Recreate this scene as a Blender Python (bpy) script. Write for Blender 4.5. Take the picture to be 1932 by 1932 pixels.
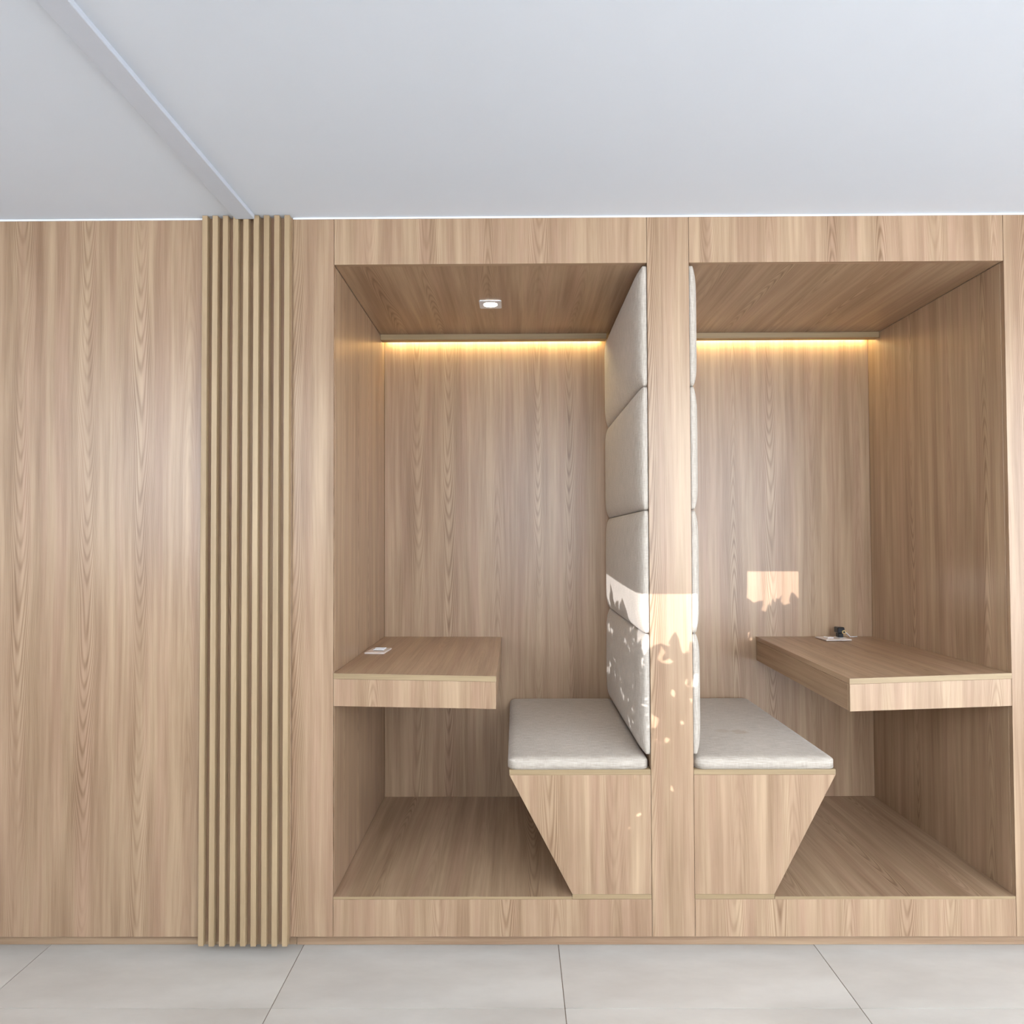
import bpy, bmesh, math, random
from mathutils import Vector, Matrix

random.seed(7)
sc = bpy.context.scene
for o in list(bpy.data.objects):
    bpy.data.objects.remove(o, do_unlink=True)
C = sc.collection

# ------------------------------------------------------------------ camera
YAW, PITCH, ROLL = -5.7673e-3, 2.17965e-2, -3.8613e-3
cam_d = bpy.data.cameras.new('camera')
cam = bpy.data.objects.new('camera', cam_d)
C.objects.link(cam)
fwd = Vector((math.sin(YAW) * math.cos(PITCH), math.cos(YAW) * math.cos(PITCH), math.sin(PITCH)))
right = Vector((math.cos(YAW), -math.sin(YAW), 0))
up = right.cross(fwd)
r2 = math.cos(ROLL) * right + math.sin(ROLL) * up
u2 = -math.sin(ROLL) * right + math.cos(ROLL) * up
m = Matrix.Identity(4)
for i in range(3):
    m[i][0], m[i][1], m[i][2] = r2[i], u2[i], -fwd[i]
m.translation = Vector((0, -2.26, 1.346))
cam.matrix_world = m
cam_d.sensor_fit = 'HORIZONTAL'
cam_d.sensor_width = 36.0
cam_d.lens = 36.0 * 1288.0 / 1932.0
cam_d.shift_y = 25.0 / 1932.0
cam_d.clip_start = 0.02
sc.camera = cam

# ------------------------------------------------------------------ world, light, exposure
sc.view_settings.view_transform = 'Standard'
sc.view_settings.look = 'None'
sc.view_settings.gamma = 1.0
sc.view_settings.use_curve_mapping = False
sc.view_settings.exposure = 1.13
w = bpy.data.worlds.new('world')
sc.world = w
w.use_nodes = True
bg = w.node_tree.nodes['Background']
bg.inputs['Color'].default_value = (0.80, 0.90, 1.0, 1)
bg.inputs['Strength'].default_value = 4.6
sc.cycles.max_bounces = 14
sc.cycles.diffuse_bounces = 8
sc.cycles.use_denoising = True

# low daylight glancing in through the small pane of the rear wall
gl = bpy.data.lights.new('low_daylight', 'SPOT')
gl.energy = 12500
gl.color = (0.95, 0.96, 1.0)
gl.spot_size = math.radians(5.0)
gl.spot_blend = 0.05
gl.shadow_soft_size = 0.014
glo = bpy.data.objects.new('low_daylight', gl)
C.objects.link(glo)
LX, LY, LZ = -6.78, -14.0, 0.65
glo.location = (LX, LY, LZ)
glo.rotation_euler = (Vector((0.42, 0, 0.72)) - glo.location).to_track_quat('-Z', 'Y').to_euler()


# ------------------------------------------------------------------ node helpers
def mat(name):
    m_ = bpy.data.materials.new(name)
    m_.use_nodes = True
    return m_, m_.node_tree, m_.node_tree.nodes['Principled BSDF']


class G:
    """tiny helper for building node graphs"""

    def __init__(s, nt):
        s.nt = nt

    def n(s, t, ins=None, **props):
        nd = s.nt.nodes.new(t)
        for k, v in props.items():
            setattr(nd, k, v)
        for k, v in (ins or {}).items():
            sock = nd.inputs[k]
            if isinstance(v, bpy.types.NodeSocket):
                s.nt.links.new(v, sock)
            else:
                sock.default_value = v
        return nd

    def m(s, op, a, b=0.0, c=0.0, clamp=False):
        return s.n('ShaderNodeMath', {0: a, 1: b, 2: c}, operation=op, use_clamp=clamp).outputs[0]

    def xyz(s, x, y, z=0.0):
        return s.n('ShaderNodeCombineXYZ', {0: x, 1: y, 2: z}).outputs[0]

    def noise(s, vec, scale=1.0, detail=2.0, rough=0.5):
        return s.n('ShaderNodeTexNoise', {'Vector': vec, 'Scale': scale, 'Detail': detail, 'Roughness': rough}).outputs[0]

    def rng(s, v, a, b, c, d):
        return s.n('ShaderNodeMapRange', {0: v, 1: a, 2: b, 3: c, 4: d}, clamp=True).outputs[0]

    def mix(s, f, a, b, mode='MIX'):
        nd = s.nt.nodes.new('ShaderNodeMix')
        nd.data_type = 'RGBA'
        nd.blend_type = mode
        for i, v in ((0, f), (6, a), (7, b)):
            if isinstance(v, bpy.types.NodeSocket):
                s.nt.links.new(v, nd.inputs[i])
            else:
                nd.inputs[i].default_value = v if i == 0 else (*v, 1)
        return nd.outputs[2]


def wood(name, light, pink, dark, rough=0.33, figure=1.0):
    """oak laminate: u runs across the grain, v along it, both in metres"""
    m_, nt, bs = mat(name)
    g = G(nt)
    uv = g.n('ShaderNodeTexCoord').outputs['UV']
    sp = g.n('ShaderNodeSeparateXYZ', {0: uv})
    u, v = sp.outputs[0], sp.outputs[1]
    # slow sideways wander of the grain
    wob = g.m('MULTIPLY', g.m('SUBTRACT', g.noise(g.xyz(g.m('MULTIPLY', u, 4.0), g.m('MULTIPLY', v, 1.3)), 1.0, 1.0), 0.5), 0.022)
    uw = g.m('ADD', u, wob)
    # veneer strips, each with its own figure
    cw = 0.19
    cell = g.m('DIVIDE', uw, cw)
    cid = g.m('FLOOR', cell)
    ul = g.m('SUBTRACT', g.m('FRACT', cell), 0.5)
    wn = g.n('ShaderNodeTexWhiteNoise', {'W': cid}, noise_dimensions='1D')
    rv = wn.outputs[0]
    rc = g.n('ShaderNodeSeparateColor', {0: wn.outputs[1]})
    sgn = g.m('SUBTRACT', g.m('MULTIPLY', g.m('GREATER_THAN', rc.outputs[0], 0.5), 2.0), 1.0)
    off = g.m('MULTIPLY', g.m('SUBTRACT', rc.outputs[1], 0.5), 0.35)
    ul2 = g.m('ADD', ul, off)
    arch = g.m('MULTIPLY', g.m('POWER', g.m('ABSOLUTE', ul2), 1.85), g.rng(rv, 0, 1, 7.0, 13.0))
    ph = g.m('ADD', g.m('MULTIPLY', g.m('ADD', v, g.m('MULTIPLY', rv, 9.0)), sgn), arch)
    dist = g.m('SUBTRACT', g.noise(g.xyz(g.m('MULTIPLY', u, 26.0), g.m('MULTIPLY', v, 3.5)), 1.0, 2.0), 0.5)
    ph = g.m('ADD', ph, g.m('MULTIPLY', dist, 0.035))
    slow = g.m('SUBTRACT', g.noise(g.xyz(g.m('MULTIPLY', u, 9.0), g.m('MULTIPLY', v, 1.6), 7.0), 1.0, 1.0), 0.5)
    ph = g.m('ADD', ph, g.m('MULTIPLY', slow, 0.55))
    ring = g.m('SINE', g.m('MULTIPLY', ph, g.rng(rc.outputs[2], 0, 1, 45.0, 80.0)))
    ring = g.m('POWER', g.rng(ring, -1, 1, 0, 1), 2.2)
    has = g.rng(rc.outputs[2], 0.2, 0.35, 0.3, 1.0)
    fade = g.rng(g.m('ABSOLUTE', ul), 0.34, 0.5, 1.0, 0.0)
    ring = g.m('MULTIPLY', g.m('MULTIPLY', ring, has), g.m('MULTIPLY', fade, g.rng(g.noise(g.xyz(g.m('MULTIPLY', u, 9.0), g.m('MULTIPLY', v, 1.2), 11.0), 1.0, 1.0), 0.32, 0.62, 0.1, 1.0)))
    # straight grain, fibres and pores
    broad = g.noise(g.xyz(g.m('MULTIPLY', uw, 20.0), g.m('MULTIPLY', v, 0.8)), 1.0, 2.0)
    hue = g.noise(g.xyz(g.m('MULTIPLY', uw, 24.0), g.m('MULTIPLY', v, 0.7), 4.0), 1.0, 2.0)
    mid = g.noise(g.xyz(g.m('MULTIPLY', uw, 75.0), g.m('MULTIPLY', v, 2.2)), 1.0, 3.0, 0.6)
    fine = g.noise(g.xyz(g.m('MULTIPLY', uw, 230.0), g.m('MULTIPLY', v, 3.5)), 1.0, 2.0, 0.6)
    pore = g.rng(g.noise(g.xyz(g.m('MULTIPLY', uw, 620.0), g.m('MULTIPLY', v, 16.0), 2.0), 1.0, 1.0), 0.62, 0.75, 0.0, 1.0)
    t = g.m('MULTIPLY', g.rng(broad, 0.32, 0.68, 0, 1), 0.38)
    t = g.m('ADD', t, g.m('MULTIPLY', g.rng(mid, 0.34, 0.68, 0, 1), 0.32))
    t = g.m('ADD', t, g.m('MULTIPLY', ring, 0.47 * figure))
    t = g.m('ADD', t, g.m('MULTIPLY', g.rng(fine, 0.3, 0.75, 0, 1), 0.13))
    t = g.m('ADD', t, g.m('MULTIPLY', pore, 0.10), clamp=True)
    base = g.mix(g.rng(hue, 0.40, 0.66, 0, 1), light, pink)
    col = g.mix(t, base, dark)
    nt.links.new(col, bs.inputs['Base Color'])
    nt.links.new(g.rng(fine, 0, 1, rough - 0.05, rough + 0.07), bs.inputs['Roughness'])
    bs.inputs['Specular IOR Level'].default_value = 0.45
    bmp = g.n('ShaderNodeBump', {'Strength': 0.05, 'Distance': 0.0006, 'Height': fine})
    nt.links.new(bmp.outputs[0], bs.inputs['Normal'])
    return m_


def plain(name, col, rough=0.5, metal=0.0, bump=0.0, scale=60.0, var=0.03):
    m_, nt, bs = mat(name)
    g = G(nt)
    oc = g.n('ShaderNodeTexCoord').outputs['Object']
    nz = g.noise(oc, scale, 3.0)
    c = g.mix(g.rng(nz, 0.3, 0.7, 0, 1), [x * (1 - var) for x in col], [min(1, x * (1 + var)) for x in col])
    nt.links.new(c, bs.inputs['Base Color'])
    bs.inputs['Roughness'].default_value = rough
    bs.inputs['Metallic'].default_value = metal
    if bump:
        b = g.n('ShaderNodeBump', {'Strength': bump, 'Distance': 0.001, 'Height': nz})
        nt.links.new(b.outputs[0], bs.inputs['Normal'])
    return m_


def fabric_mat(name='linen_fabric', stains=()):
    m_, nt, bs = mat(name)
    g = G(nt)
    uv = g.n('ShaderNodeTexCoord').outputs['UV']
    sp = g.n('ShaderNodeSeparateXYZ', {0: uv})
    u, v = sp.outputs[0], sp.outputs[1]
    thr = g.noise(g.xyz(g.m('MULTIPLY', u, 380.0), g.m('MULTIPLY', v, 22.0)), 1.0, 2.0, 0.6)
    thr2 = g.noise(g.xyz(g.m('MULTIPLY', u, 40.0), g.m('MULTIPLY', v, 420.0)), 1.0, 2.0, 0.6)
    big = g.noise(g.xyz(g.m('MULTIPLY', u, 5.0), g.m('MULTIPLY', v, 4.0)), 1.0, 2.0)
    t = g.m('ADD', g.m('MULTIPLY', g.rng(thr, 0.3, 0.7, 0, 1), 0.55), g.m('MULTIPLY', g.rng(thr2, 0.3, 0.7, 0, 1), 0.25))
    t = g.m('ADD', t, g.m('MULTIPLY', big, 0.2), clamp=True)
    col = g.mix(t, (0.28, 0.232, 0.188), (0.55, 0.48, 0.41))
    for (sx, sy, sr, amt) in stains:      # old marks soaked into the cloth
        oc = g.n('ShaderNodeTexCoord').outputs['Object']
        q = g.n('ShaderNodeSeparateXYZ', {0: oc})
        wb = g.m('MULTIPLY', g.m('SUBTRACT', g.noise(oc, 60.0, 2.0), 0.5), 0.03)
        d = g.m('SQRT', g.m('ADD', g.m('POWER', g.m('SUBTRACT', q.outputs[0], sx), 2.0), g.m('POWER', g.m('SUBTRACT', q.outputs[1], sy), 2.0)))
        col = g.mix(g.rng(g.m('ADD', d, wb), sr * .5, sr, amt, 0.0), col, (0.33, 0.245, 0.16))
    nt.links.new(col, bs.inputs['Base Color'])
    bs.inputs['Roughness'].default_value = 0.85
    bs.inputs['Specular IOR Level'].default_value = 0.2
    bs.inputs['Sheen Weight'].default_value = 0.15
    bs.inputs['Sheen Roughness'].default_value = 0.4
    b = g.n('ShaderNodeBump', {'Strength': 0.25, 'Distance': 0.0008, 'Height': t})
    nt.links.new(b.outputs[0], bs.inputs['Normal'])
    return m_


def tile_mat():
    m_, nt, bs = mat('porcelain_tile')
    g = G(nt)
    oc = g.n('ShaderNodeTexCoord').outputs['Object']
    rot = g.n('ShaderNodeMapping', {'Vector': oc, 'Rotation': (0, 0, 0.95), 'Scale': (1.0, 2.6, 1.0)}).outputs[0]
    a = g.noise(rot, 1.5, 5.0, 0.6)
    b = g.noise(oc, 30.0, 4.0)
    rid = g.n('ShaderNodeObjectInfo').outputs['Random']
    c = g.mix(g.rng(a, 0.36, 0.66, 0, 1), (0.435, 0.39, 0.343), (0.56, 0.517, 0.465))
    c = g.mix(g.rng(b, 0.3, 0.7, 0, 0.12), c, (0.48, 0.44, 0.40))
    c = g.mix(g.rng(rid, 0, 1, 0, 0.10), c, (0.50, 0.46, 0.42))
    nt.links.new(c, bs.inputs['Base Color'])
    bs.inputs['Roughness'].default_value = 0.42
    return m_


def glow(name, col, strength):
    m_, nt, bs = mat(name)
    bs.inputs['Base Color'].default_value = (0.9, 0.85, 0.75, 1)
    bs.inputs['Emission Color'].default_value = (*col, 1)
    bs.inputs['Emission Strength'].default_value = strength
    return m_


LIGHT, PINK, DARK = (0.46, 0.318, 0.200), (0.41, 0.26, 0.170), (0.19, 0.107, 0.057)
M = {
    'oak': wood('oak_laminate', LIGHT, PINK, DARK),
    'slat': wood('oak_slat_veneer', (0.44, 0.315, 0.185), (0.41, 0.285, 0.165), (0.25, 0.165, 0.085), 0.5, 0.3),
    'edge': wood('oak_edge_band', (0.36, 0.258, 0.143), (0.335, 0.235, 0.13), (0.20, 0.13, 0.066), 0.45, 0.2),
    'fabric': fabric_mat(),
    'fabric_stained': fabric_mat('linen_fabric_stained', ((0.768, 0.30, 0.03, 0.35), (0.824, 0.285, 0.035, 0.5))),
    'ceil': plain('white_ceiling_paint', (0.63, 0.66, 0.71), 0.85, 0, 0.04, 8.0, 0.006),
    'wall': plain('white_wall_paint', (0.80, 0.79, 0.78), 0.8, 0, 0.05, 40.0, 0.01),
    'caulk': plain('white_caulk', (0.74, 0.75, 0.76), 0.6),
    'rail': plain('white_enamel', (0.53, 0.555, 0.61), 0.4, 0, 0, 20, 0.01),
    'tile': tile_mat(),
    'paving': plain('pale_paving', (0.80, 0.79, 0.78), 0.85, 0, 0.2, 6.0, 0.08),
    'grout': plain('brown_grout', (0.20, 0.145, 0.105), 0.9, 0, 0.1, 200, 0.15),
    'plastic': plain('white_plastic', (0.62, 0.53, 0.48), 0.35, 0, 0, 30, 0.01),
    'white': plain('glossy_white_plastic', (0.88, 0.87, 0.90), 0.2, 0, 0, 30, 0.01),
    'hole': plain('dark_slot', (0.03, 0.03, 0.03), 0.6),
    'black': plain('black_plastic', (0.012, 0.012, 0.014), 0.3),
    'brass': plain('brass_contact', (0.70, 0.52, 0.25), 0.3, 1.0),
    'alu': plain('brushed_aluminium', (0.70, 0.70, 0.72), 0.4, 0.25, 0, 90, 0.05),
    'led': glow('warm_led', (1.0, 0.85, 0.42), 21.0),
    'lamp': glow('lamp_lens', (1.0, 0.84, 0.58), 60.0),
    'leaf': plain('leaf_green', (0.06, 0.14, 0.035), 0.5, 0, 0, 15, 0.3),
    'stem': plain('stem_brown', (0.12, 0.08, 0.05), 0.8),
    'clay': plain('clay_pot', (0.42, 0.20, 0.12), 0.8, 0, 0.1, 50, 0.1),
    'soil': plain('soil', (0.05, 0.035, 0.025), 0.95, 0, 0.5, 90, 0.3),
}


# ------------------------------------------------------------------ mesh helpers
def project_uv(bm, grain, off=None):
    """metre-scaled uv: v along the grain axis, u across it"""
    uvl = bm.loops.layers.uv.verify()
    bm.normal_update()
    off = off or (random.uniform(0, 40), random.uniform(0, 40))
    for f in bm.faces:
        n = f.normal
        ax = max(range(3), key=lambda i: abs(n[i]))
        rest = [i for i in range(3) if i != ax]
        if grain in rest:
            iv = grain
            iu = rest[0] if rest[1] == grain else rest[1]
        else:
            iv, iu = rest[0], rest[1]
        for lp in f.loops:
            p = lp.vert.co
            lp[uvl].uv = (p[iu] + off[0], p[iv] + off[1])


def obj(name, bm, m_, parent=None, grain=None, bevel=0.0, smooth=False, loc=None):
    if bevel:
        bmesh.ops.bevel(bm, geom=list(bm.edges), offset=bevel, segments=1, affect='EDGES', profile=0.5)
    bmesh.ops.recalc_face_normals(bm, faces=list(bm.faces))
    if grain is not None:
        project_uv(bm, grain)
    me = bpy.data.meshes.new(name)
    bm.to_mesh(me)
    bm.free()
    if smooth:
        for p in me.polygons:
            p.use_smooth = True
    me.materials.append(m_)
    o = bpy.data.objects.new(name, me)
    C.objects.link(o)
    if parent:
        o.parent = parent
        o.matrix_parent_inverse = Matrix.Translation(-parent.location)
    return o


def add_box(bm, x, y, z):
    vs = [bm.verts.new((x[i], y[j], z[k])) for i in (0, 1) for j in (0, 1) for k in (0, 1)]
    for q in ((0, 1, 3, 2), (4, 6, 7, 5), (0, 4, 5, 1), (2, 3, 7, 6), (0, 2, 6, 4), (1, 5, 7, 3)):
        bm.faces.new([vs[i] for i in q])
    return vs


def box(name, x, y, z, m_, parent=None, grain=2, bevel=0.0006, fn=None):
    bm = bmesh.new()
    add_box(bm, sorted(x), sorted(y), sorted(z))
    if fn:
        for v in bm.verts:
            v.co = fn(v.co)
    return obj(name, bm, m_, parent, grain, bevel)


def prism(name, poly, y, m_, parent=None, grain=2, bevel=0.0006):
    """polygon in x,z swept along y"""
    bm = bmesh.new()
    a = [bm.verts.new((p[0], y[0], p[1])) for p in poly]
    b = [bm.verts.new((p[0], y[1], p[1])) for p in poly]
    bm.faces.new(a)
    bm.faces.new(b[::-1])
    n = len(poly)
    for i in range(n):
        bm.faces.new([a[i], a[(i + 1) % n], b[(i + 1) % n], b[i]])
    return obj(name, bm, m_, parent, grain, bevel)


def add_cyl(bm, c, r, h, axis=2, seg=32, r2=None):
    r2 = r if r2 is None else r2
    ax = [i for i in range(3) if i != axis]
    lo, hi = [], []
    for i in range(seg):
        a = 2 * math.pi * i / seg
        for lst, rr, dh in ((lo, r, 0), (hi, r2, h)):
            p = list(c)
            p[ax[0]] += rr * math.cos(a)
            p[ax[1]] += rr * math.sin(a)
            p[axis] += dh
            lst.append(bm.verts.new(p))
    bm.faces.new(lo[::-1])
    bm.faces.new(hi)
    for i in range(seg):
        j = (i + 1) % seg
        bm.faces.new([lo[i], lo[j], hi[j], hi[i]])


def add_tube(bm, pts, r, seg=8):
    rings = []
    for i, p in enumerate(pts):
        p = Vector(p)
        d = (Vector(pts[min(i + 1, len(pts) - 1)]) - Vector(pts[max(i - 1, 0)])).normalized()
        s = d.cross(Vector((0.13, 0.21, 0.97))).normalized()
        t = d.cross(s)
        rings.append([bm.verts.new(p + r * (math.cos(2 * math.pi * k / seg) * s + math.sin(2 * math.pi * k / seg) * t)) for k in range(seg)])
    for a, b in zip(rings, rings[1:]):
        for k in range(seg):
            bm.faces.new([a[k], a[(k + 1) % seg], b[(k + 1) % seg], b[k]])
    bm.faces.new(rings[0][::-1])
    bm.faces.new(rings[-1])


def thing(name, label, cat, loc=(0, 0, 0), group=None):
    o = bpy.data.objects.new(name, None)
    C.objects.link(o)
    o.location = loc
    o.empty_display_size = 0.05
    tag(o, label, cat, group)
    return o


def tag(o, label, cat, group=None):
    o['label'] = label
    o['category'] = cat
    if group:
        o['group'] = group
    return o


def struct(o, label=None, cat=None):
    o['kind'] = 'structure'
    if label:
        o['label'] = label
    if cat:
        o['category'] = cat
    return o


# ------------------------------------------------------------------ dimensions (metres, floor at 0, joinery front at y=0)
ZC = 2.428                      # room ceiling
ZH = 2.269                      # underside of the header / niche ceiling
ZF = 0.179                      # niche floor
ZP = 0.050                      # underside of the front panels
YB = 0.874                      # niche back
XM = 0.510                      # middle of the post between the booths
XL = -0.6045                    # left side of the left niche
XP = 0.440                      # left side of the post
XO = -0.742                     # outer edge of the left stile
RX0, RX1, RY0 = -3.4, 5.6, -2.5
T = 0.018


def mx(x):
    return 2 * XM - x


PY = -2.95


def beam(x0, z0, y=PY):
    f = (y - LY) / (0 - LY)
    return LX + (x0 - LX) * f, LZ + (z0 - LZ) * f



# ------------------------------------------------------------------ room shell
fl = struct(box('floor', (RX0 - .1, RX1 + .1), (RY0 - .15, 0.95), (-0.05, -0.0018), M['grout'], grain=None, bevel=0),
            'grout bed under the large beige floor tiles', 'floor')
TS, GAP = 0.8475, 0.0026
tx0, ty0 = -0.712, -0.267
proto = None
for i in range(-4, 8):
    for j in range(-5, 1):
        x0 = tx0 + i * TS
        y0 = ty0 + j * TS
        if x0 > RX1 or x0 + TS < RX0:
            continue
        if proto is None:
            bm = bmesh.new()
            h = TS / 2 - GAP / 2
            add_box(bm, (-h, h), (-h, h), (-0.0017, 0.0))
            proto = obj('tile', bm, M['tile'], None, None, 0)
            t = proto
        else:
            t = proto.copy()
            C.objects.link(t)
        t.parent = fl
        t.location = (x0 + TS / 2, y0 + TS / 2, 0)

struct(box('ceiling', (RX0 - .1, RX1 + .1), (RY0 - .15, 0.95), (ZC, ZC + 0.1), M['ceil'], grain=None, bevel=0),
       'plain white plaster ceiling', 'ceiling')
struct(box('wall_left', (RX0 - .1, RX0), (RY0 - .15, 0.95), (0, ZC), M['wall'], grain=None, bevel=0), 'white side wall left', 'wall')
struct(box('wall_right', (RX1, RX1 + .1), (RY0 - .15, 0.95), (0, ZC), M['wall'], grain=None, bevel=0), 'white side wall right', 'wall')
bm = bmesh.new()
y2 = (RY0 - 0.06, RY0)
WX0, WX1, WZ0, WZ1 = -0.25, 4.8, 0.95, 2.41              # shop window behind the viewer, to the right
add_box(bm, (RX0, RX1), y2, (WZ1, ZC))
add_box(bm, (WX0, 1.7), y2, (0, WZ0))
add_box(bm, (1.7, WX1), y2, (0, 0.35))
add_box(bm, (WX1, RX1), y2, (0, WZ1))
oxa, oza = beam(-0.02, 0.33, RY0)                       # small low opening: its edges as they fall on the joinery
oxb, ozb = beam(0.816, 1.166, RY0)
add_box(bm, (RX0, -3.0), y2, (0, WZ1))
add_box(bm, (-3.0, -1.42), y2, (0, 1.25))              # unseen opening above, added to bring in more light from the left
add_box(bm, (-1.42, oxa), y2, (0, WZ1))
add_box(bm, (oxb, WX0), y2, (0, WZ1))
add_box(bm, (oxa, oxb), y2, (ozb, WZ1))
add_box(bm, (oxa, oxb), y2, (0, oza))
struct(obj('wall_back', bm, M['wall']), 'white wall behind the viewer with open shop front', 'wall')

struct(box('pavement', (-30, 30), (-40, RY0 - .16), (-0.12, -0.02), M['paving'], grain=None, bevel=0), 'pale paved ground outside the shop front', 'pavement')

# front wall: backing plus oak wall panels on both sides of the booths
wf = struct(box('wall_front', (RX0, RX1), (0.90, 0.94), (0, ZC), M['wall'], grain=None, bevel=0),
            'oak panelled wall around the booths', 'wall')
for x in ((-1.98, XO - .001), (-2.98, -1.982), (RX0 + .001, -2.982), (mx(XO) + .001, 2.76), (2.762, 3.76), (3.762, 4.76), (4.762, RX1 - .001)):
    box('panel', x, (0, T), (ZP, ZC - .001), M['oak'], wf)
struct(box('baseboard_left', (RX0 + .001, -0.7365), (0.042, 0.057), (0.001, ZP + .01), M['oak'], grain=0),
       'oak kick board under the left wall panel', 'baseboard')
struct(box('baseboard_right', (-0.735, RX1 - .001), (0.040, 0.055), (0.001, ZP + .01), M['oak'], grain=0),
       'oak kick board under the booths', 'baseboard')
struct(box('trim_1', (RX0 + .001, -1.038), (-0.003, -0.0005), (ZC - .006, ZC - .0005), M['caulk'], grain=None, bevel=0),
       'white bead of caulk over the left panel', 'trim')
struct(box('trim_2', (XO, RX1 - .001), (-0.003, -0.0005), (ZC - .006, ZC - .0005), M['caulk'], grain=None, bevel=0),
       'white bead of caulk over the booth headers', 'trim')

# ------------------------------------------------------------------ slatted screen
sl = thing('slat_screen', 'vertical oak slat strip running from floor to ceiling left of the booths', 'slat screen', (-0.891, -0.01, 0.033))
box('backing_board', (-1.0365, -0.7445), (-0.003, -0.0003), (0.036, ZC - .002), M['oak'], sl)
SP, SW = 0.0341, 0.0175
for k in range(9):
    x = -1.0365 + k * SP
    box('slat', (x, x + SW), (-0.0245, -0.0032), (0.033 + random.uniform(-.0008, .0008), ZC - .0015), M['slat'], sl, 2, 0.0008)

# white cable trunking on the ceiling, ending on the slats
bm = bmesh.new()
zt = (ZC - 0.0155, ZC - 0.0003)
add_box(bm, (-0.925, -0.8615), (-2.48, -0.0255), zt)
for v in bm.verts:
    v.co.x += 0.018 * v.co.y
rail = obj('ceiling_trunking', bm, M['rail'], None, None, 0.0015)
tag(rail, 'flat white cable trunking on the ceiling ending above the slats', 'cable trunking')

# ------------------------------------------------------------------ post between the booths
post = thing('divider_post', 'oak post between the two booths dappled with sunlight', 'post', (XM, 0, ZP))
box('front_panel', (XP + .0006, mx(XP) - .0006), (0, T), (ZP, ZC - .001), M['oak'], post)
box('side_panel', (XP, XP + T), (T + .0005, YB - .001), (ZP, ZH - .0005), M['oak'], post)
box('side_panel', (mx(XP) - T, mx(XP)), (T + .0005, YB - .001), (ZP, ZH - .0005), M['oak'], post)


# ------------------------------------------------------------------ booths
def booth(side, label):
    s = (lambda x: x) if side == 'left' else mx
    b = thing('work_booth', label, 'booth', (s(-0.08), 0, ZP), 'built in oak work booths')
    X = lambda a, c: (s(a), s(c))
    box('stile', X(XO, XL - .0006), (0, T), (ZP, ZC - .001), M['oak'], b)
    box('header_panel', X(XL + .0006, XP - .0006), (0, T), (ZH, ZC - .001), M['oak'], b)
    box('plinth_panel', X(XL + .0006, XP - .0006), (0, T), (ZP, 0.1705), M['oak'], b)
    box('side_panel', X(XL - T, XL), (T + .0005, YB + T), (ZP, ZH), M['oak'], b)
    box('back_panel', X(XL + .001, XP - .001), (YB, YB + T), (ZP, ZH), M['oak'], b)
    box('ceiling_panel', X(XL + .0005, XP - .0005), (T + .0005, YB - .0005), (ZH + .0006, ZH + T), M['oak'], b, 1)
    box('floor_panel', X(XL + .0005, 0.1792), (0.0015, YB - .0005), (0.1715, ZF), M['oak'], b, 1)
    box('edge_band', X(XL + .0006, 0.1788), (0.0002, 0.0012), (0.1713, ZF - .0002), M['edge'], b, 0, 0)
    v = box('light_valance', X(XL + .001, XP - .031), (0.775, 0.815), (2.2445, ZH + .0002), M['edge'], b, 0)
    box('led_strip', X(XL + .012, XP - .045), (0.848, 0.860), (ZH - .006, ZH - .002), M['led'], v, None, 0)
    return b


booth('left', 'left oak booth with lit back panel, square downlight and desk on its left')
booth('right', 'right oak booth with lit back panel and desk on its right side')


# ------------------------------------------------------------------ benches
def bench(side, label):
    s = (lambda x: x) if side == 'left' else mx
    b = thing('bench', label, 'bench', (s(0.30), 0.4, 0.171), 'oak benches with slanted fronts')
    xr = XP - .0006
    zt_, zb = 0.574, 0.1865
    xa, xb = -0.025, 0.180
    box('bench_top', (s(xa), s(xr)), (0.0008, YB - .001), (zt_ + .0005, 0.591), M['edge'], b, 0)
    poly = [(s(xa), zt_), (s(xr), zt_), (s(xr), zb), (s(xb), zb)]
    prism('front_panel', poly, (0.0008, T), M['oak'], b)
    dx, dz = 0.018, 0.0
    poly = [(s(xa), zt_), (s(xa + dx), zt_), (s(xb + dx), zb), (s(xb), zb)]
    prism('slanted_panel', poly, (T + .0006, YB - .001), M['oak'], b, 1)
    box('bottom_board', (s(xb), s(xr)), (0.0008, YB - .001), (0.1712, zb - .0006), M['edge'], b, 0)
    return b


bench('left', 'oak bench with slanted end left of the post, in the left booth')
bench('right', 'oak bench with slanted end right of the post, in the right booth')


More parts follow.
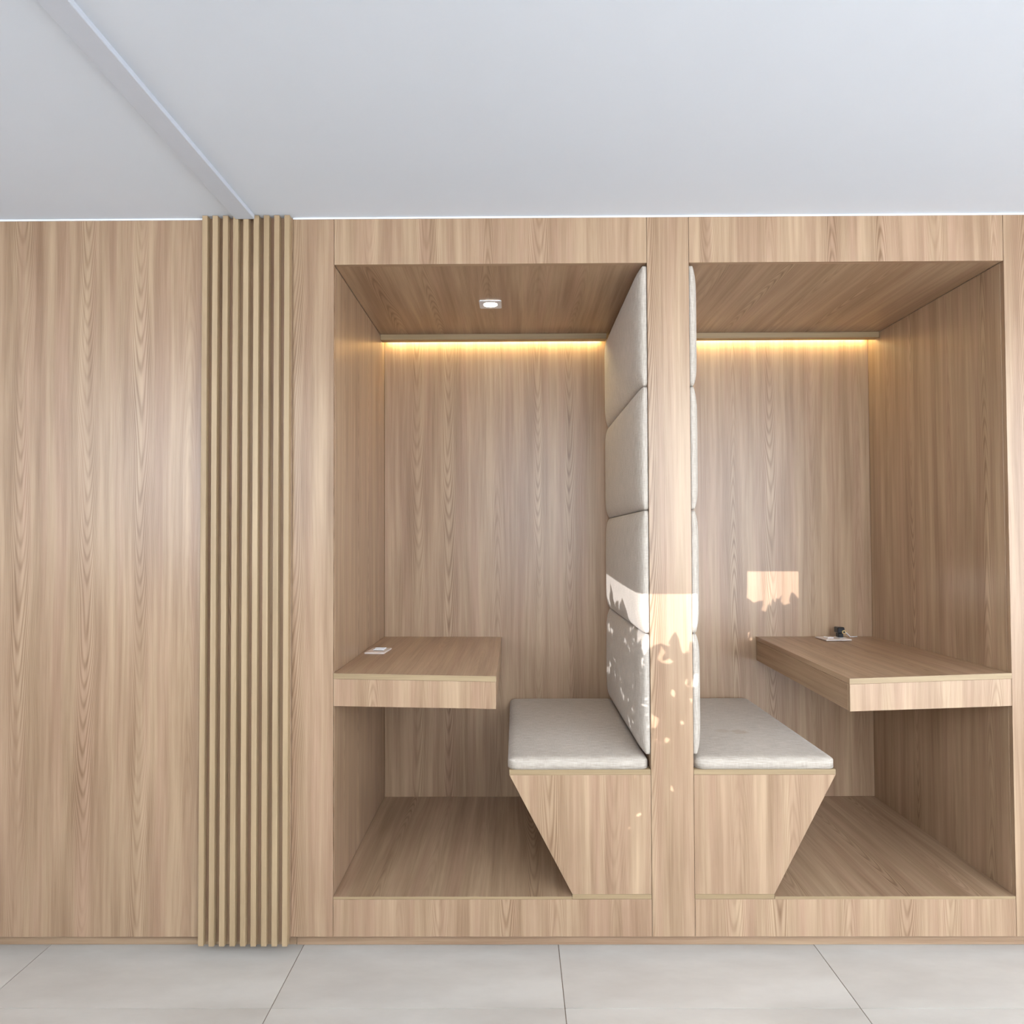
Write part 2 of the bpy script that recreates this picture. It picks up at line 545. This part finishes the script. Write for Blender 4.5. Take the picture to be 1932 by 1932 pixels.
# ------------------------------------------------------------------ upholstery
def cushion_bm(a, b_, thick, t0, r, crown, rc=0.012, seam=False):
    """padded block, a x b_ footprint, rising to thick; edges roll over the width r from height t0"""
    def line(L):
        k = [0, .015, .05, .11, .2, .32, .48, .7, 1.0]
        lo = [r * q for q in k]
        n = 10
        midv = [r + (L - 2 * r) * i / n for i in range(1, n)]
        return lo + midv + [L - q for q in lo[::-1]]
    xs, ys = line(a), line(b_)

    def prof(d):
        if d >= r:
            return 1.0
        q = 1 - d / r
        return math.sqrt(max(0, 1 - q ** 2.4))
    bm = bmesh.new()
    top = []
    for x in xs:
        row = []
        for y in ys:
            px, py = prof(min(x, a - x)), prof(min(y, b_ - y))
            h = t0 + (thick - crown - t0) * px * py
            sx, sy = 2 * x / a - 1, 2 * y / b_ - 1
            h += crown * (1 - sx * sx) * (1 - sy * sy)
            # soft plan corners
            X_, Y_ = x, y
            cx, cy = min(x, a - x), min(y, b_ - y)
            if cx < rc and cy < rc:
                k = math.hypot(rc - cx, rc - cy)
                if k > rc:
                    f = rc / k
                    nx, ny = rc - (rc - cx) * f, rc - (rc - cy) * f
                    X_ = nx if x < a / 2 else a - nx
                    Y_ = ny if y < b_ / 2 else b_ - ny
            row.append(bm.verts.new((X_, Y_, h)))
        top.append(row)
    for i in range(len(xs) - 1):
        for j in range(len(ys) - 1):
            bm.faces.new([top[i][j], top[i + 1][j], top[i + 1][j + 1], top[i][j + 1]])
    rim = [top[i][0] for i in range(len(xs))] + [top[-1][j] for j in range(1, len(ys))] + \
          [top[i][-1] for i in range(len(xs) - 2, -1, -1)] + [top[0][j] for j in range(len(ys) - 2, 0, -1)]
    bot = [bm.verts.new((v.co.x, v.co.y, 0)) for v in rim]
    n = len(rim)
    for i in range(n):
        bm.faces.new([rim[i], bot[i], bot[(i + 1) % n], rim[(i + 1) % n]])
    bm.faces.new(bot)
    return bm


def shape(bm, fn):
    for v in bm.verts:
        v.co = Vector(fn(v.co))


def seat_cushion(side, label):
    s = (lambda x: x) if side == 'left' else mx
    x0, x1 = -0.030, 0.435
    bm = cushion_bm(x1 - x0, 0.868, 0.043, 0.018, 0.034, 0.006, 0.034)
    shape(bm, lambda c: (s(x0 + c.x), 0.002 + c.y, 0.5918 + c.z))
    o = obj('seat_cushion', bm, M['fabric'] if side == 'left' else M['fabric_stained'], None, 0, 0, True)
    tag(o, label, 'cushion', 'bench seat cushions')


seat_cushion('left', 'beige linen seat cushion on the bench left of the post')
seat_cushion('right', 'beige linen seat cushion with faint brown stain on the bench right of the post')

SEAMS = [2.264, 1.857, 1.444, 1.0355, 0.6365]
ORD = ['topmost', 'second from top', 'third from top', 'lowest']
EXTRA = {('left', 2): ' with sunlit band', ('left', 3): ' dappled with sunlight'}
for side in ('left', 'right'):
    s = (lambda x: x) if side == 'left' else mx
    for k in range(4):
        zt_, zb = SEAMS[k] - .0008, SEAMS[k + 1] + .0008
        bm = cushion_bm(zt_ - zb, 0.868, 0.040, 0.010, 0.085, 0.005, 0.012)
        shape(bm, lambda c: (s(XP - .0012 - c.z), 0.004 + c.y, zb + c.x))
        o = obj('back_cushion', bm, M['fabric'], None, 2, 0, True)
        tag(o, '%s padded back panel on the %s face of the post%s' % (ORD[k], side, EXTRA.get((side, k), '')),
            'back cushion', 'padded back panels on the post')


# ------------------------------------------------------------------ desks
def desk(side, label, xi, zt_, dz):
    """xi: free inner edge; dz: corner lifts (wall front, inner front, wall back, inner back)"""
    s = (lambda x: x) if side == 'left' else mx
    xw = XL + .0006
    xi = s(xi) if side == 'right' else xi
    b = thing('desk', label, 'desk', (s(-0.33), 0.4, zt_ - .1), 'cantilevered oak desks')

    def fn(c):
        x = s(c.x)
        f = (x - xw) / (xi - xw)
        g_ = c.y / YB
        d = (dz[0] * (1 - f) + dz[1] * f) * (1 - g_) + (dz[2] * (1 - f) + dz[3] * f) * g_
        return Vector((c.x, c.y, c.z + d))
    zb = zt_ - 0.108
    box('desk_top', (s(xw), s(xi)), (-.0005, YB - .0006), (zt_ - .018, zt_), M['oak'], b, 1, 0.0006, fn)
    box('edge_band', (s(xw), s(xi)), (-.0015, -.0006), (zt_ - .018, zt_ - .0003), M['edge'], b, 0, 0, fn)
    box('front_apron', (s(xw), s(xi - .0012)), (0, T), (zb, zt_ - .0188), M['oak'], b, 2, 0.0006, fn)
    box('side_apron', (s(xi - T), s(xi - .0012)), (T + .0005, YB - .0006), (zb, zt_ - .0188), M['oak'], b, 1, 0.0006, fn)
    box('underside_panel', (s(xw), s(xi - T - .0006)), (T + .0005, YB - .0006), (zb + .001, zb + .016), M['oak'], b, 1, 0.0006, fn)
    return b


desk('left', 'oak desk fixed to the left wall of the left booth', -0.067, 0.905, (.004, -.007, .001, -.001))
desk('right', 'oak desk fixed to the right wall of the right booth', 1.0935, 0.900, (.004, -.013, .001, .002))

# ------------------------------------------------------------------ sockets, plug, downlight
def sock_box(name, cx, cy, hx, hy, z, m_, parent, rot=0.0, bev=0.0008):
    bm = bmesh.new()
    add_box(bm, (-hx, hx), (-hy, hy), z)
    bmesh.ops.rotate(bm, verts=bm.verts, cent=(0, 0, 0), matrix=Matrix.Rotation(rot, 3, 'Z'))
    bmesh.ops.translate(bm, verts=bm.verts, vec=(cx, cy, 0))
    return obj(name, bm, m_, parent, None, bev)


R1 = math.radians(-4)
zd = 0.9066
s1 = thing('socket_plate', 'white socket plate with two bright ports on the left desk', 'socket', (-0.547, 0.452, zd))
sock_box('plate', -0.547, 0.452, 0.039, 0.060, (zd, zd + .006), M['plastic'], s1, R1, 0.0015)
for yy in (0.455, 0.492):
    sock_box('port_cover', -0.545, yy, 0.021, 0.0075, (zd + .0062, zd + .0095), M['white'], s1, R1)
    sock_box('port_slot', -0.545, yy - .011, 0.018, 0.003, (zd + .0061, zd + .0066), M['hole'], s1, R1, 0)
zd2 = 0.9014
s2 = thing('socket_plate', 'white socket plate holding a black plug on the right desk', 'socket', (1.405, 0.788, zd2))
R2 = math.radians(3)
sock_box('plate', 1.405, 0.788, 0.057, 0.052, (zd2, zd2 + .006), M['plastic'], s2, R2, 0.0015)
sock_box('port_cover', 1.386, 0.792, 0.014, 0.022, (zd2 + .0062, zd2 + .009), M['white'], s2, R2)
sock_box('port_cover', 1.440, 0.792, 0.014, 0.022, (zd2 + .0062, zd2 + .0072), M['white'], s2, R2, 0.0003)

pz = zd2 + .0075
pl = thing('plug_adapter', 'small black plug adapter with brass ring standing on the right socket', 'plug', (1.440, 0.80, pz))
bm = bmesh.new()
add_box(bm, (1.428, 1.451), (0.785, 0.812), (pz, pz + .020))
obj('plug_base', bm, M['black'], pl, None, 0.003)
bm = bmesh.new()
vs = add_box(bm, (1.4225, 1.4545), (0.780, 0.817), (pz + .0195, pz + .045))
obj('plug_body', bm, M['black'], pl, None, 0.0035)
bm = bmesh.new()
add_cyl(bm, (1.449, 0.7765, pz + .0245), 0.0085, 0.006, 1, 24)
ring = obj('plug_ring', bm, M['brass'], pl)
bm = bmesh.new()
add_cyl(bm, (1.449, 0.7750, pz + .0245), 0.0042, 0.0014, 1, 16)
obj('plug_hole', bm, M['hole'], ring)
bm = bmesh.new()
pts = [(1.4535, 0.795, pz + .022), (1.462, 0.795, pz + .022), (1.472, 0.802, pz + .017), (1.484, 0.812, pz + .009),
       (1.497, 0.823, pz - .002), (1.515, 0.835, pz - .0045), (1.54, 0.845, pz - .0045)]
add_tube(bm, pts, 0.0022)
obj('plug_cord', bm, M['white'], pl, None, 0, True)

dl = thing('downlight', 'square aluminium downlight with round lit lens in the left booth ceiling', 'downlight', (-0.096, 0.388, ZH))
bm = bmesh.new()
N, hs, rr, z0, z1 = 48, 0.043, 0.0272, ZH - .0036, ZH + .0002
cx, cy = -0.096, 0.388
rings = []
for z, rad in ((z1, None), (z0, None), (z0, rr), (z1 - .0004, rr * .93)):
    row = []
    for i in range(N):
        a = 2 * math.pi * (i + .5) / N
        c_, s_ = math.cos(a), math.sin(a)
        if rad is None:
            k = hs / max(abs(c_), abs(s_))
            row.append(bm.verts.new((cx + c_ * k, cy + s_ * k, z)))
        else:
            row.append(bm.verts.new((cx + c_ * rad, cy + s_ * rad, z)))
    rings.append(row)
for a, b_ in zip(rings, rings[1:]):
    for i in range(N):
        bm.faces.new([a[i], a[(i + 1) % N], b_[(i + 1) % N], b_[i]])
obj('bezel', bm, M['alu'], dl)
bm = bmesh.new()
add_cyl(bm, (cx, cy, ZH - .0016), rr * .955, 0.0008, 2, 40)
obj('lens', bm, M['lamp'], dl)

# ------------------------------------------------------------------ potted plant behind the viewer; its leaves dapple the low daylight
px_, _ = beam(0.40, 0.6)
pt = thing('potted_plant', 'leafy potted plant by the shop front window behind the viewer', 'plant', (px_, PY, -.02))
bm = bmesh.new()
add_cyl(bm, (px_, PY, -0.019), 0.11, 0.24, 2, 28, 0.15)
obj('pot', bm, M['clay'], pt, None, 0.004)
bm = bmesh.new()
add_cyl(bm, (px_, PY, 0.2215), 0.135, 0.006, 2, 28)
obj('soil', bm, M['soil'], pt)
bl, bs_ = bmesh.new(), bmesh.new()
rnd = random.Random(21)


def leaf(c, L, W, ang, tilt):
    d = Vector((math.cos(ang), 0, math.sin(ang)))
    sd = Vector((-math.sin(ang) * math.cos(tilt), math.sin(tilt), math.cos(ang) * math.cos(tilt)))
    n = d.cross(sd)
    out = [(0, 0), (.2, .34), (.45, .5), (.75, .30), (1, 0)]
    a = [bl.verts.new(c + d * (L * q) + sd * (W * p) + n * (-.15 * L * q * q)) for q, p in out]
    b = [bl.verts.new(c + d * (L * q) - sd * (W * p) + n * (-.15 * L * q * q)) for q, p in out[1:4]]
    bl.faces.new([a[0], a[1], a[2], a[3], a[4], b[2], b[1], b[0]])


def top_of(x):                      # height of the foliage as it falls on the joinery
    pts_ = [(-.3, 1.02), (.0, 1.10), (.05, 1.13), (.12, 1.08), (.20, 1.11), (.30, 1.05), (.38, 1.0), (.45, .98), (.52, 1.0),
            (.60, 1.05), (.68, 1.0), (.74, 1.08), (.80, 1.07), (1.1, 1.0)]
    for (a, za), (b, zb) in zip(pts_, pts_[1:]):
        if a <= x <= b:
            return za + (zb - za) * (x - a) / (b - a)
    return 1.0


for k in range(26):
    xt = rnd.uniform(-.2, 1.0)
    x1, z1_ = beam(xt, top_of(xt) - .05)
    yy = rnd.uniform(-.14, .14)
    xb_ = px_ + rnd.uniform(-.06, .06)
    add_tube(bs_, [(xb_, PY + yy * .3, 0.225), (xb_ * .6 + x1 * .4, PY + yy * .7, .225 + (z1_ - .225) * .5), (x1, PY + yy, z1_)], 0.0035, 5)
for k in range(1900):
    xt = rnd.uniform(-.35, 1.1)
    if .40 < xt < .56 and rnd.random() < .42 or -.05 < xt < .40 and rnd.random() < .2:
        continue                         # thinner foliage where the light gets through
    tz = top_of(xt)
    zt_ = tz - .06 - (rnd.random() ** 1.15) * (tz - .3)
    L = rnd.uniform(.045, .085)
    x1, z1_ = beam(xt, zt_)
    ang = rnd.gauss(math.pi / 2, 1.0)
    leaf(Vector((x1, PY + rnd.uniform(-.16, .16), max(z1_, .25))), L, L * rnd.uniform(.42, .6), ang, rnd.uniform(-.8, .8))
for k in range(1300):                # lower down only a slim gap by the post stays open
    xt = rnd.uniform(-.35, 1.1)
    if .40 < xt < .555:
        continue
    zt_ = rnd.uniform(.24, .66)
    L = rnd.uniform(.05, .085)
    x1, z1_ = beam(xt, zt_)
    leaf(Vector((x1, PY + rnd.uniform(-.16, .16), max(z1_, .25))), L, L * rnd.uniform(.42, .6), rnd.gauss(math.pi / 2, 1.0), rnd.uniform(-.8, .8))
st = obj('stem', bs_, M['stem'], pt)
st['kind'] = 'stuff'
lf = obj('foliage', bl, M['leaf'], pt)
lf['kind'] = 'stuff'
